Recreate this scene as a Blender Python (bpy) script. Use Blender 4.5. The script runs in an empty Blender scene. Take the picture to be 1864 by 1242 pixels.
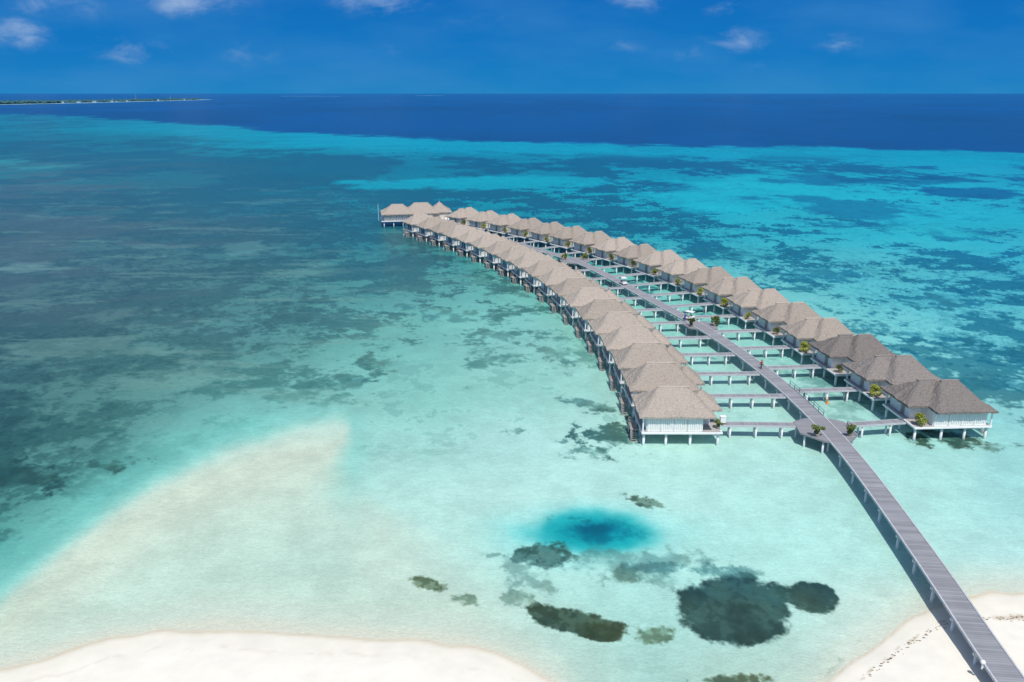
import bpy, bmesh, math, random
import numpy as np
from mathutils import Vector, Matrix
random.seed(7); rng=np.random.default_rng(7)
C=bpy.context.scene.collection
PI=math.pi
# ---------------------------------------------------------------- survey: camera data used to find ground positions
H=50.0; PITCH=math.atan(451/1450.); cp,sp=math.cos(PITCH),math.sin(PITCH); F=1450.
def W(px,py,z=0.0):
    a=(px-932)/F; b=(621-py)/F
    t=(H-z)/(sp-b*cp)
    return Vector((a*t,t*(cp+b*sp),z))
def chart(x,y):
    d=y*cp+H*sp; d=np.maximum(d,1.0); u=y*sp-H*cp
    return 932+F*x/d, 621-F*u/d
def lin(c):
    c=np.asarray(c,float)/255.
    return np.where(c<=.04045,c/12.92,((c+.055)/1.055)**2.4)
def L3(r,g,b,k=1.0):
    v=lin((r,g,b))*k
    return (float(v[0]),float(v[1]),float(v[2]),1)
# ---------------------------------------------------------------- numpy noise
def _h(ix,iy,s):
    h=(ix.astype(np.int64)*374761393+iy.astype(np.int64)*668265263+s*974634777)&0xffffffff
    h=((h^(h>>13))*1274126177)&0xffffffff
    h=(h^(h>>16))&0xffffff
    return h/16777215.0
def vnoise(x,y,s):
    fx=np.floor(x); fy=np.floor(y); u=x-fx; v=y-fy
    u=u*u*u*(u*(u*6-15)+10); v=v*v*v*(v*(v*6-15)+10)
    a=_h(fx,fy,s); b=_h(fx+1,fy,s); c=_h(fx,fy+1,s); d=_h(fx+1,fy+1,s)
    return (a*(1-u)+b*u)*(1-v)+(c*(1-u)+d*u)*v
def fbm(x,y,s,o=5,g=.55):
    t=0;a=1;n=0;q=0
    for i in range(o):
        t=t+a*(vnoise(x,y,s+i*17)-.5); q+=a*a; a*=g
        x,y=(x*.8-y*.6)*2.03+11.3,(x*.6+y*.8)*2.03+5.7
    return t/math.sqrt(q)/.22          # about unit variance
def sst(a,b,x):
    t=np.clip((x-a)/(b-a),0,1); return t*t*(3-2*t)
def uni(z): return .5*(1+np.tanh(z*.85))
def grid_interp(cols,rows,G,u,v):
    G=np.asarray(G,float); cols=np.asarray(cols,float); rows=np.asarray(rows,float)
    ci=np.interp(u,cols,np.arange(len(cols))); ri=np.interp(v,rows,np.arange(len(rows)))
    c0=np.clip(np.floor(ci).astype(int),0,len(cols)-2); r0=np.clip(np.floor(ri).astype(int),0,len(rows)-2)
    fc=ci-c0; fr=ri-r0
    fc=fc*fc*(3-2*fc)*.5+fc*.5; fr=fr*fr*(3-2*fr)*.5+fr*.5
    if G.ndim==3: fc=fc[...,None]; fr=fr[...,None]
    return (G[r0,c0]*(1-fc)+G[r0,c0+1]*fc)*(1-fr)+(G[r0+1,c0]*(1-fc)+G[r0+1,c0+1]*fc)*fr
# ---------------------------------------------------------------- materials
def newmat(name,col=(.5,.5,.5,1),rough=.8,spec=.3):
    m=bpy.data.materials.new(name); m.use_nodes=True
    b=m.node_tree.nodes['Principled BSDF']
    b.inputs['Base Color'].default_value=col; b.inputs['Roughness'].default_value=rough
    b.inputs['Specular IOR Level'].default_value=spec
    return m,m.node_tree,b
def noisy(name,c1,c2,scale=3,rough=.8,spec=.3,bump=.0,rand=0.0,vec='Object',stretch=(1,1,1)):
    m,t,b=newmat(name,c1,rough,spec); N=t.nodes; K=t.links
    tc=N.new('ShaderNodeTexCoord'); mp=N.new('ShaderNodeMapping'); mp.inputs['Scale'].default_value=stretch
    K.new(tc.outputs[vec],mp.inputs['Vector'])
    n=N.new('ShaderNodeTexNoise'); n.inputs['Scale'].default_value=scale; n.inputs['Detail'].default_value=5; n.inputs['Roughness'].default_value=.65
    K.new(mp.outputs[0],n.inputs['Vector'])
    r=N.new('ShaderNodeValToRGB'); r.color_ramp.elements[0].position=.3; r.color_ramp.elements[1].position=.7
    r.color_ramp.elements[0].color=c1; r.color_ramp.elements[1].color=c2
    K.new(n.outputs['Fac'],r.inputs['Fac']); out=r.outputs['Color']
    if rand>0:
        oi=N.new('ShaderNodeObjectInfo'); mr=N.new('ShaderNodeMapRange')
        mr.inputs['To Min'].default_value=1-rand; mr.inputs['To Max'].default_value=1+rand
        K.new(oi.outputs['Random'],mr.inputs['Value'])
        hs=N.new('ShaderNodeHueSaturation'); K.new(mr.outputs[0],hs.inputs['Value']); K.new(out,hs.inputs['Color']); out=hs.outputs['Color']
    K.new(out,b.inputs['Base Color'])
    if bump>0:
        bp=N.new('ShaderNodeBump'); bp.inputs['Strength'].default_value=bump; bp.inputs['Distance'].default_value=.1
        K.new(n.outputs['Fac'],bp.inputs['Height']); K.new(bp.outputs[0],b.inputs['Normal'])
    return m
def thatch_mat(name,c1,c2,c3):
    m,t,b=newmat(name,c1,1.0,.0); N=t.nodes; K=t.links
    tc=N.new('ShaderNodeTexCoord')
    oi=N.new('ShaderNodeObjectInfo')
    add=N.new('ShaderNodeVectorMath'); add.operation='MULTIPLY_ADD'
    K.new(oi.outputs['Random'],add.inputs[0]); add.inputs[1].default_value=(37,19,11); K.new(tc.outputs['Object'],add.inputs[2])
    n1=N.new('ShaderNodeTexNoise'); n1.inputs['Scale'].default_value=.45; n1.inputs['Detail'].default_value=5; n1.inputs['Roughness'].default_value=.65
    K.new(add.outputs[0],n1.inputs['Vector'])
    n2=N.new('ShaderNodeTexNoise'); n2.inputs['Scale'].default_value=3.6; n2.inputs['Detail'].default_value=5; n2.inputs['Roughness'].default_value=.8
    K.new(add.outputs[0],n2.inputs['Vector'])
    sx=N.new('ShaderNodeSeparateXYZ'); K.new(tc.outputs['Object'],sx.inputs[0])
    ma=N.new('ShaderNodeMath'); ma.operation='MULTIPLY_ADD'; K.new(n1.outputs['Fac'],ma.inputs[0]); ma.inputs[1].default_value=.5; K.new(sx.outputs['Z'],ma.inputs[2])
    mm=N.new('ShaderNodeMath'); mm.operation='MULTIPLY'; mm.inputs[1].default_value=3.6; K.new(ma.outputs[0],mm.inputs[0])
    fr=N.new('ShaderNodeMath'); fr.operation='FRACT'; K.new(mm.outputs[0],fr.inputs[0])
    r=N.new('ShaderNodeValToRGB'); e=r.color_ramp.elements; e[0].position=.34; e[0].color=c1; e[1].position=.66; e[1].color=c2
    K.new(n2.outputs['Fac'],r.inputs['Fac'])
    mx=N.new('ShaderNodeMix'); mx.data_type='RGBA'
    r2=N.new('ShaderNodeMapRange'); r2.inputs['From Min'].default_value=.4; r2.inputs['From Max'].default_value=.65; r2.inputs['To Max'].default_value=.55
    K.new(n1.outputs['Fac'],r2.inputs['Value']); K.new(r2.outputs[0],mx.inputs['Factor'])
    K.new(r.outputs[0],mx.inputs['A']); mx.inputs['B'].default_value=c3
    mx2=N.new('ShaderNodeMix'); mx2.data_type='RGBA'; mx2.blend_type='MULTIPLY'
    r3=N.new('ShaderNodeMapRange'); r3.inputs['From Min'].default_value=0; r3.inputs['From Max'].default_value=1; r3.inputs['To Min'].default_value=.16; r3.inputs['To Max'].default_value=0
    K.new(fr.outputs[0],r3.inputs['Value']); K.new(r3.outputs[0],mx2.inputs['Factor']); K.new(mx.outputs['Result'],mx2.inputs['A']); mx2.inputs['B'].default_value=(.55,.52,.5,1)
    hs=N.new('ShaderNodeHueSaturation'); mr=N.new('ShaderNodeMapRange'); mr.inputs['To Min'].default_value=.86; mr.inputs['To Max'].default_value=1.12
    K.new(oi.outputs['Random'],mr.inputs['Value']); K.new(mr.outputs[0],hs.inputs['Value']); K.new(mx2.outputs['Result'],hs.inputs['Color'])
    K.new(hs.outputs[0],b.inputs['Base Color'])
    bp=N.new('ShaderNodeBump'); bp.inputs['Strength'].default_value=.8; bp.inputs['Distance'].default_value=.2
    K.new(n2.outputs['Fac'],bp.inputs['Height']); K.new(bp.outputs[0],b.inputs['Normal'])
    return m
M={}
M['thatch']=thatch_mat('thatch_tan',(.28,.24,.20,1),(.49,.43,.37,1),(.41,.355,.305,1))
M['thatch_grey']=thatch_mat('thatch_grey',(.16,.143,.132,1),(.31,.28,.258,1),(.24,.215,.198,1))
M['ridge']=noisy('ridge_thatch',(.36,.31,.265,1),(.51,.45,.39,1),6,1,.0,.4)
M['ridge_dark']=noisy('ridge_thatch_dark',(.19,.17,.158,1),(.31,.28,.26,1),6,1,.0,.4)
M['white']=noisy('white_paint',(.78,.79,.78,1),(.86,.86,.84,1),1.2,.5,.3,rand=.04)
M['panel']=noisy('panel_paint',(.78,.79,.77,1),(.88,.88,.85,1),2,.55,.3)
M['beige']=noisy('beige_wall',(.56,.51,.45,1),(.66,.61,.54,1),1.5,.8,.2,rand=.05)
M['pile']=noisy('pile_concrete',(.66,.69,.69,1),(.84,.85,.83,1),1.5,.7,.2,stretch=(1,1,.6))
M['brown']=noisy('brown_timber',(.25,.22,.20,1),(.42,.38,.35,1),3,.8,.2,.2)
M['slab']=noisy('platform_boards',(.34,.32,.31,1),(.46,.44,.42,1),1.5,.8,.2)
M['glass']=newmat('dark_glass',(.02,.035,.045,1),.08,.6)[0]
M['leafy']=noisy('yellow_green_leaves',(.11,.17,.02,1),(.40,.40,.05,1),2.5,.6,.3)
M['leafg']=noisy('green_leaves',(.06,.10,.025,1),(.18,.22,.05,1),2.5,.6,.3)
M['trunk']=noisy('shrub_bark',(.12,.09,.06,1),(.2,.15,.1,1),6)
M['pot']=noisy('pot_clay',(.32,.28,.24,1),(.42,.38,.33,1),4)
M['rubber']=newmat('rubber',(.02,.02,.02,1),.8)[0]
M['skin']=newmat('skin',(.28,.15,.09,1),.6)[0]
M['hair']=newmat('hair',(.02,.015,.01,1),.6)[0]
M['red']=noisy('red_cloth',(.5,.04,.03,1),(.6,.07,.05,1),8,.9)
M['blue']=noisy('blue_cloth',(.02,.07,.38,1),(.03,.10,.5,1),8,.9)
M['darkcloth']=noisy('dark_cloth',(.02,.025,.05,1),(.04,.05,.08,1),8,.9)
M['orange']=noisy('orange_plastic',(.7,.2,.03,1),(.8,.28,.05,1),3,.5)
M['steel']=newmat('steel',(.4,.42,.44,1),.4)[0]
M['railblue']=newmat('rail_dark_blue',(.03,.06,.13,1),.5)[0]
def plank_mat(name,ca,cb,freq):
    m,t,b=newmat(name,ca,.8,.2); N=t.nodes; K=t.links
    uv=N.new('ShaderNodeUVMap'); sx=N.new('ShaderNodeSeparateXYZ'); K.new(uv.outputs[0],sx.inputs[0])
    mm=N.new('ShaderNodeMath'); mm.operation='MULTIPLY'; mm.inputs[1].default_value=freq; K.new(sx.outputs['X'],mm.inputs[0])
    fl=N.new('ShaderNodeMath'); fl.operation='FLOOR'; K.new(mm.outputs[0],fl.inputs[0])
    wn=N.new('ShaderNodeTexWhiteNoise'); wn.noise_dimensions='1D'; K.new(fl.outputs[0],wn.inputs['W'])
    fr=N.new('ShaderNodeMath'); fr.operation='FRACT'; K.new(mm.outputs[0],fr.inputs[0])
    gp=N.new('ShaderNodeMath'); gp.operation='LESS_THAN'; gp.inputs[1].default_value=.12; K.new(fr.outputs[0],gp.inputs[0])
    n=N.new('ShaderNodeTexNoise'); n.inputs['Scale'].default_value=.6; n.inputs['Detail'].default_value=5; K.new(uv.outputs[0],n.inputs['Vector'])
    ad=N.new('ShaderNodeMath'); ad.operation='ADD'; K.new(wn.outputs['Value'],ad.inputs[0]); K.new(n.outputs['Fac'],ad.inputs[1])
    mr=N.new('ShaderNodeMapRange'); mr.inputs['From Min'].default_value=.3; mr.inputs['From Max'].default_value=1.7; K.new(ad.outputs[0],mr.inputs['Value'])
    mx=N.new('ShaderNodeMix'); mx.data_type='RGBA'; mx.inputs['A'].default_value=ca; mx.inputs['B'].default_value=cb; K.new(mr.outputs[0],mx.inputs['Factor'])
    m2=N.new('ShaderNodeMix'); m2.data_type='RGBA'; m2.blend_type='MULTIPLY'; m2.inputs['B'].default_value=(.68,.68,.68,1)
    K.new(gp.outputs[0],m2.inputs['Factor']); K.new(mx.outputs['Result'],m2.inputs['A'])
    K.new(m2.outputs['Result'],b.inputs['Base Color']); return m
M['plank']=plank_mat('grey_planks',(.215,.218,.235,1),(.33,.335,.355,1),3.2)
M['plank2']=noisy('landing_boards',(.20,.20,.215,1),(.29,.29,.305,1),1.2,.8,stretch=(.3,4,1))
M['plank_edge']=noisy('pale_edge_board',(.42,.43,.45,1),(.56,.57,.59,1),2,.7)
M['beam']=noisy('dark_beam',(.2,.2,.21,1),(.3,.3,.3,1),2,.8)
# ---------------------------------------------------------------- mesh helpers
class MB:
    def __init__(s): s.v=[]; s.f=[]
    def box(s,x0,x1,y0,y1,z0,z1):
        n=len(s.v); s.v+=[(x0,y0,z0),(x1,y0,z0),(x1,y1,z0),(x0,y1,z0),(x0,y0,z1),(x1,y0,z1),(x1,y1,z1),(x0,y1,z1)]
        s.f+=[tuple(n+i for i in q) for q in ((0,3,2,1),(4,5,6,7),(0,1,5,4),(1,2,6,5),(2,3,7,6),(3,0,4,7))]
        return s
    def tube(s,a,b,r0,r1=None,k=8):
        r1=r0 if r1 is None else r1; a=Vector(a); b=Vector(b); d=(b-a).normalized()
        u=d.orthogonal().normalized(); w=d.cross(u); n=len(s.v)
        for p,r in ((a,r0),(b,r1)):
            for i in range(k):
                t=2*PI*i/k; s.v.append(tuple(p+u*(r*math.cos(t))+w*(r*math.sin(t))))
        for i in range(k):
            j=(i+1)%k; s.f.append((n+i,n+j,n+k+j,n+k+i))
        s.f.append(tuple(n+i for i in range(k))[::-1]); s.f.append(tuple(n+k+i for i in range(k)))
        return s
    def ell(s,c,r,k=10,m=6):
        n=len(s.v); cx,cy,cz=c; rx,ry,rz=r
        for j in range(m+1):
            ph=-PI/2+PI*j/m
            for i in range(k):
                t=2*PI*i/k; s.v.append((cx+rx*math.cos(ph)*math.cos(t),cy+ry*math.cos(ph)*math.sin(t),cz+rz*math.sin(ph)))
        for j in range(m):
            for i in range(k):
                i2=(i+1)%k; s.f.append((n+j*k+i,n+j*k+i2,n+(j+1)*k+i2,n+(j+1)*k+i))
        return s
    def prism(s,poly,z0,z1):
        n=len(s.v); k=len(poly)
        s.v+=[(x,y,z0) for x,y in poly]+[(x,y,z1) for x,y in poly]
        s.f.append(tuple(range(n+k-1,n-1,-1))); s.f.append(tuple(range(n+k,n+2*k)))
        for i in range(k):
            j=(i+1)%k; s.f.append((n+i,n+j,n+k+j,n+k+i))
        return s
    def mesh(s,name,mat,flipx=False,smooth=False):
        me=bpy.data.meshes.new(name)
        v=s.v; f=s.f
        if flipx: v=[(-x,y,z) for x,y,z in v]; f=[tuple(reversed(q)) for q in f]
        me.from_pydata(v,[],f); me.materials.append(mat)
        if smooth: me.polygons.foreach_set('use_smooth',[True]*len(me.polygons))
        me.update(); return me
    def build(s,name,mat,parent=None,flipx=False,smooth=False):
        return link(name,s.mesh(name,mat,flipx,smooth),parent)
def link(name,me,parent=None):
    o=bpy.data.objects.new(name,me); C.objects.link(o)
    if parent is not None: o.parent=parent
    return o
def tag(o,label=None,cat=None,group=None,kind=None):
    if label: o['label']=label
    if cat: o['category']=cat
    if group: o['group']=group
    if kind: o['kind']=kind
    return o
def empty(name,loc=(0,0,0),rz=0):
    o=bpy.data.objects.new(name,None); o.empty_display_size=.5; C.objects.link(o); o.location=loc; o.rotation_euler=(0,0,rz); return o
def copy_tree(o,parent=None):
    c=o.copy(); C.objects.link(c); c.parent=parent
    for ch in [x for x in bpy.data.objects if x.parent is o]: copy_tree(ch,c)
    return c
ORD=['first','second','third','fourth','fifth','sixth','seventh','eighth','ninth','tenth','eleventh','twelfth','thirteenth','fourteenth','fifteenth','sixteenth','seventeenth','eighteenth','nineteenth','twentieth']
# ================================================================ WATER SHEET
az_in=np.radians(np.linspace(-37,37,1250)); az=np.concatenate([np.radians(np.linspace(-80,-37.3,60)),az_in,np.radians(np.linspace(37.3,80,60))])
pyr=np.concatenate([np.array([170.6,170.9,171.3,171.8,172.4,173.2]),np.linspace(174,330,210),np.linspace(331,1260,700),np.linspace(1265,1700,60)])
bb=(621-pyr)/F; tt=H/(sp-bb*cp); rr=tt*(cp+bb*sp)
rr=np.concatenate([[120000.],rr,[10.]])
A_,R_=np.meshgrid(az,rr)
X=R_*np.tan(np.clip(A_,-1.4,1.4)); Y=R_.copy()
nr,nc=X.shape; x=X.ravel(); y=Y.ravel()
u,v=chart(x,y)
cols=[0,233,466,700,932,1165,1398,1631,1864]
rows=[210,260,300,350,420,500,600,700,800,900,1000,1100,1240]
Lg=[
[(20,134,150),(20,134,150),(10,146,162),(0,155,175),(0,158,182),(0,158,184),(0,158,184),(0,155,184),(0,155,184)],
[(26,116,126),(28,122,128),(16,152,158),(0,166,180),(0,163,182),(0,160,182),(4,156,182),(8,155,182),(8,156,180)],
[(46,124,126),(42,116,120),(20,112,120),(8,118,134),(0,132,148),(0,142,162),(10,156,174),(18,164,182),(20,166,186)],
[(58,116,112),(54,113,112),(34,110,118),(14,132,142),(6,162,172),(10,174,186),(28,186,196),(32,188,199),(30,178,193)],
[(72,112,106),(72,116,110),(60,122,120),(44,128,130),(34,142,146),(40,168,174),(50,184,191),(52,191,199),(46,184,195)],
[(76,114,108),(82,122,114),(80,134,124),(82,152,142),(100,184,172),(112,200,190),(106,201,196),(88,196,198),(76,188,197)],
[(74,116,110),(88,132,122),(92,150,140),(114,185,169),(136,202,189),(150,213,197),(144,212,199),(124,208,202),(106,200,200)],
[(74,120,112),(88,138,126),(106,166,154),(134,201,184),(155,214,197),(168,221,208),(172,223,210),(160,218,208),(136,209,203)],
[(76,124,114),(88,144,134),(132,198,182),(164,218,203),(176,223,210),(181,226,212),(180,226,212),(170,223,211),(158,217,208)],
[(78,138,128),(108,182,168),(180,219,202),(180,222,207),(183,226,212),(180,226,213),(178,226,212),(174,223,211),(166,220,210)],
[(90,170,158),(164,213,194),(194,219,200),(185,223,207),(180,226,211),(173,224,211),(176,226,212),(179,224,211),(180,222,211)],
[(178,211,193),(198,218,199),(189,220,200),(184,222,206),(178,222,206),(171,219,205),(174,218,204),(200,224,207),(230,226,207)],
[(226,224,204),(238,234,217),(234,231,212),(224,226,207),(202,222,203),(172,214,198),(186,216,197),(230,227,207),(241,237,220)]]
Mg=[
[.45,.3,.1,.1,.1,.1,.1,.1,.1],
[.55,.6,.3,.1,.12,.15,.1,.1,.1],
[.5,.6,.85,.88,.82,.7,.55,.45,.4],
[.6,.6,.8,.7,.55,.42,.2,.2,.34],
[.65,.58,.6,.65,.72,.6,.38,.22,.3],
[.68,.62,.54,.45,.33,.28,.38,.44,.44],
[.66,.62,.50,.28,.12,.05,.1,.36,.46],
[.68,.60,.38,.14,.06,.04,.02,.10,.36],
[.72,.52,.08,0,0,.02,-.05,.0,.10],
[.75,.12,-.1,-.1,-.1,-.1,-.1,-.1,-.05],
[.4,-.1,-.1,-.1,-.1,-.1,-.1,-.1,-.1],
[-.1]*9,[-.1]*9]
dc=[0,466,932,1398,1864]; dr=[210,260,420,550,650,800,1000]
Dg=[
[(16,98,115),(8,104,125),(0,98,132),(0,92,135),(0,92,140)],
[(26,88,98),(18,92,106),(2,90,114),(0,92,124),(0,90,134)],
[(52,88,90),(44,92,94),(18,98,112),(6,102,126),(6,101,136)],
[(48,82,82),(54,96,92),(62,120,114),(42,122,130),(20,110,132)],
[(42,78,76),(58,108,100),(82,140,128),(80,138,132),(36,120,134)],
[(32,72,70),(62,124,112),(86,137,120),(86,133,118),(78,120,112)],
[(26,70,68),(58,122,110),(74,114,96),(62,98,86),(62,102,92)]]
lw=fbm(x/45,y/45,5,3)
ew=fbm(x/30,y/45,120,5,.6); es=fbm(x/3.2,y/3.6,133,5,.68); em=fbm(x/9,y/11,143,4,.6); ef_=fbm(x/1.3,y/1.5,173,3,.7)
du=fbm(x/38,y/60,21,5,.62)*14; dv=fbm(x/38+9,y/60+4,33,5,.62)*7*np.clip((v-190)/250,0.05,1.2)
uu=u+du; vv=v+dv
Lc=grid_interp(cols,rows,Lg,uu,vv); Mm=grid_interp(cols,rows,Mg,uu,vv); Dc=grid_interp(dc,dr,Dg,uu,vv)
far=sst(280,560,y)
nA=fbm(x/16,y/15,51,6,.80); nB=fbm(x/66,y/95,77,7,.70)
big=fbm(x/50,y/55,251,4,.55)
nA=(nA+.45*big)/1.10
pn=nA*(1-far)+nB*far; pn=pn/np.sqrt((1-far)**2+far**2)
p=uni(pn)
wd=.12+.20*sst(900,100,u)*sst(300,500,v)+.05*sst(1300,1500,u)
mask=sst(Mm+wd,Mm-wd,p)*sst(-.08,.03,Mm)
strength=.90-.28*sst(1000,300,u)-.06*sst(1300,1500,u)
col=Lc*(1-(mask*strength)[:,None])+Dc*(mask*strength)[:,None]
# fine coral mottling over the reef flat
reef=sst(.2,.55,Mm)*sst(330,420,v)
mot=(sst(.1,1.3,es*.7+em*.25+ef_*.5)*.42)*reef
col=col*(1-mot[:,None])+(Dc*.82)*mot[:,None]
mo2=(sst(.5,1.6,-es*.7+.35*nA+.5*ef_)*.32)*reef
col=col*(1-mo2[:,None])+(Lc*1.08+8)*mo2[:,None]
st=uni(fbm(x/30+7,y/9,91,6,.70)); sm=sst(.80,.97,st)*sst(900,450,u)*sst(260,420,v)*sst(900,600,v)*.42
col=col*(1-sm[:,None])+np.array([128,168,150.])*sm[:,None]
br=sst(.40,.9,uni(fbm(x/60,y/40,95,5,.68)))*sst(650,200,u)*sst(260,330,v)*sst(680,480,v)*.5
col=col*(1-br[:,None])+np.array([90,110,106.])*br[:,None]
def over(c,m): 
    global col
    col=col*(1-m[:,None])+np.array(c,float)*m[:,None]
def blob(cx,cy,rx,ry,c,s=1.,soft=.25,rag=.3,rot=0,n=None,speck=0,tex=0.):
    global col
    n=es if n is None else n
    dx=u-cx; dy=v-cy; ca,sa=math.cos(rot),math.sin(rot)
    a=(dx*ca+dy*sa)/rx; b=(-dx*sa+dy*ca)/ry
    d=np.sqrt(a*a+b*b)+rag*n*.5+(ef_*.03 if tex else 0)
    m=sst(1+soft,1-soft,d)*s
    if speck: m=m*(1-speck*sst(.45,.8,uni(es*.9+ef_*.8)))
    if tex:
        cc=np.array(c,float)[None,:]*(1+tex*np.clip(ef_*.6+es*.6,-2,2))[:,None]+np.array([10,4,-4.])*np.clip(em,-1.5,1.5)[:,None]*.5
        col=col*(1-m[:,None])+cc*m[:,None]
    else: over(c,m)
ewf=ew*.7+nB*.6
blob(890,330,190,12,(10,174,186),.9,.25,.6,n=ewf)
blob(640,262,230,10,(5,166,178),.7,.4,.7,n=ewf)
blob(300,238,220,9,(18,152,160),.6,.4,.7,n=ewf)
blob(1380,352,160,30,(26,190,199),.85,.35,.6,n=ewf)
blob(1750,395,170,22,(34,188,200),.75,.4,.8,n=ewf)
blob(1620,425,150,16,(44,188,196),.6,.5,.8,n=ewf)
blob(1600,330,180,8,(0,88,126),.6,.3,1.0,n=ewf)
blob(1780,350,90,9,(0,90,134),.8,.3,.9,n=ewf)
blob(1560,385,100,26,(4,106,140),.65,.35,1.1,n=ewf)
blob(20,300,60,6,(66,160,152),.6,.4,.9,n=ew)
blob(440,450,45,8,(110,160,148),.5,.5,1.0,n=em)
blob(50,490,60,6,(126,160,150),.45,.5,1.0,n=em)
# sand bar: smooth pale tongue curving down to the left, rounded tip, fading into the shallows
fb=np.interp(u,[-400,0,60,120,200,280,360,430,490,540,580,608,626,638,700],[1420,1092,1040,990,930,880,840,811,789,774,764,760,764,774,860])
s=(v+em*2.0+es*.6)-fb
xr=np.interp(v,[740,765,800,850,900,1000,1100],[630,637,632,606,620,760,950])
wr_=np.interp(v,[740,780,850,920,1000],[12,20,80,190,280])
inside=sst(0,1,(xr+em*3-u)/wr_+.5)
tq=sst(-150,-12,s)*sst(700,560,u)*sst(700,790,v)*.72*sst(1250,1150,v); over((122,202,188),tq)
tqn=sst(-36,-4,s)*sst(660,620,u)*.6*sst(1250,1150,v); over((152,214,197),tqn)
pl=sst(-16,24,s)*inside; pl=pl*(1-.45*sst(180,380,s)*sst(1080,980,v)); over((197,221,201),pl*.95)
cr=sst(0,45,s)*sst(190,50,s)*inside*(.62+.10*np.clip(lw,-1,1)); over((208,217,192),np.clip(cr,0,1)*sst(775,830,v))
# blue hole
blob(1080,972,150,48,(132,213,206),.75,.6,.15,n=em)
blob(1085,970,106,35,(44,180,180),.95,.4,.18,n=em)
blob(1088,970,78,24,(12,154,162),.8,.55,.3,n=em)
blob(1088,967,50,17,(6,116,136),.85,.6,.4,n=es)
blob(1085,964,28,9,(4,92,116),.75,.6,.4,n=es)
blob(1045,944,30,6,(24,112,118),.5,.4,.9,n=es)
blob(1120,978,40,7,(4,112,130),.5,.6,.7,n=es)
# turtle grass and coral patches in the shallows
for b in ((1340,1110,106,61,(44,78,76),.98,.09,.12,0,.05),(1480,1091,45,27,(52,84,78),.96,.12,.22,.15,.08),(1412,1085,32,14,(58,98,90),.75,.4,.6,.1,.1),
 (1045,1133,98,21,(58,80,62),.96,.12,.26,.2,.10),(1090,1152,48,15,(58,80,62),.96,.12,.26,.2,.10),(1190,1156,34,16,(88,124,102),.85,.25,.5,0,.3),(775,1063,25,11,(86,110,82),.92,.22,.45,.15,.25),
 (855,1095,22,9,(108,140,114),.75,.3,.8,.1,.5),(942,1091,22,12,(128,165,142),.7,.35,.8,0,.5),(992,1012,52,24,(56,92,82),.92,.2,.35,.1,.2),(960,1045,40,22,(118,160,144),.6,.4,.9,0,.45),
 (1150,1030,120,20,(104,160,150),.6,.5,.8,.05,.4),(1130,1052,26,12,(84,125,112),.6,.4,.7,0,.4),(1300,1040,90,8,(80,137,134),.65,.4,.9,.05,.3),(1184,916,34,9,(72,103,86),.92,.22,.5,.25,.3),
 (1130,795,52,24,(64,110,100),.88,.3,1.0,.1,.4),(1085,822,40,8,(88,140,128),.7,.4,1.0,-.1,.4),(1070,735,36,6,(88,140,130),.7,.4,1.0,.25,.4),(1722,798,52,14,(58,90,72),.92,.25,.7,.1,.25),
 (1815,812,24,6,(92,130,114),.6,.4,1.,0,.3),(1345,1238,48,9,(72,95,72),.85,.3,.7,0,.3),(1540,1195,50,5,(118,155,136),.5,.5,1.2,-.9,.5),(895,1012,14,4,(104,150,134),.6,.4,1,0,.4),
 (700,665,40,14,(74,128,116),.75,.4,1.1,0,.3),(620,690,60,8,(78,138,126),.65,.5,1.2,-.15,.3),(1010,645,34,7,(84,138,130),.65,.4,1.2,.4,.3),
 (910,612,30,6,(78,138,128),.6,.4,1.2,.2,.3),(940,785,20,4,(88,140,128),.7,.4,1.,0,.2),(1025,806,8,3,(88,140,128),.7,.4,1.,0,.2),(200,845,50,12,(42,88,82),.75,.4,1.0,0,.3),(40,870,70,22,(30,72,70),.8,.4,1.0,0,.3),
 (820,575,60,8,(74,135,126),.6,.4,1.3,.1,.2),(900,520,60,10,(64,125,122),.55,.4,1.3,.1,.2),
 (1720,545,90,12,(18,104,126),.7,.4,1.2,0,.2),(1780,640,110,14,(24,110,128),.7,.4,1.2,.1,.3),(1690,610,120,10,(30,114,130),.55,.4,1.2,.1,.3),(1800,700,80,10,(34,116,128),.6,.4,1.2,0,.3),(1500,500,80,12,(18,106,128),.65,.4,1.1,0,.2),(1340,465,70,10,(18,110,128),.6,.4,1.1,0,.2)):
    cx,cy,rx,ry,c,sg,sf,rg,ro,sk=b
    blob(cx,cy,rx,ry,c,sg,sf,rg,ro,None,sk,.07 if cy>650 else .04)
sk=sst(.93,.985,uni(es*1.1+em*.8))*sst(560,640,v)*sst(860,760,v)*sst(560,700,u)*sst(1200,1100,u)*.35; over((96,150,140),sk)
# reef edge and deep ocean
ef=np.interp(u,[-600,0,300,500,700,930,1200,1500,1864,2600],[200,207,221,239,249,257,264,268,278,300])
e=(v+ew*1.4+fbm(x/240,y/500,151,4)*1.6)-ef
kd=[170,173,178,200,262,300]
deep=np.stack([np.interp(v,kd,[14,8,5,2,0,0]),np.interp(v,kd,[104,90,82,72,66,66]),np.interp(v,kd,[168,152,143,131,121,120])],1)  # ocean colour lightens toward the horizon: distance haze painted in
deep=deep*(1+.05*np.clip(fbm(x/300,y/700,160,5,.68),-2,2)*sst(171,185,v))[:,None]
band=np.exp(-(np.maximum(np.abs(e-11)-5,0)/8.)**2)*sst(60,300,u)*sst(-2,3,e); bcx=np.interp(u,[100,600],[0,1])
bandc=np.stack([20-20*bcx,150+18*bcx,162+24*bcx],1); bm_=(band*.82)[:,None]; col=col*(1-bm_)+bandc*bm_
dm=sst(3.5,-3.0,e); col=col*(1-dm[:,None])+deep*dm[:,None]
col=col*(1+.012*np.clip(lw,-2,2)+.018*np.clip(es,-2,2)*sst(1500,600,y))[:,None]
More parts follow.
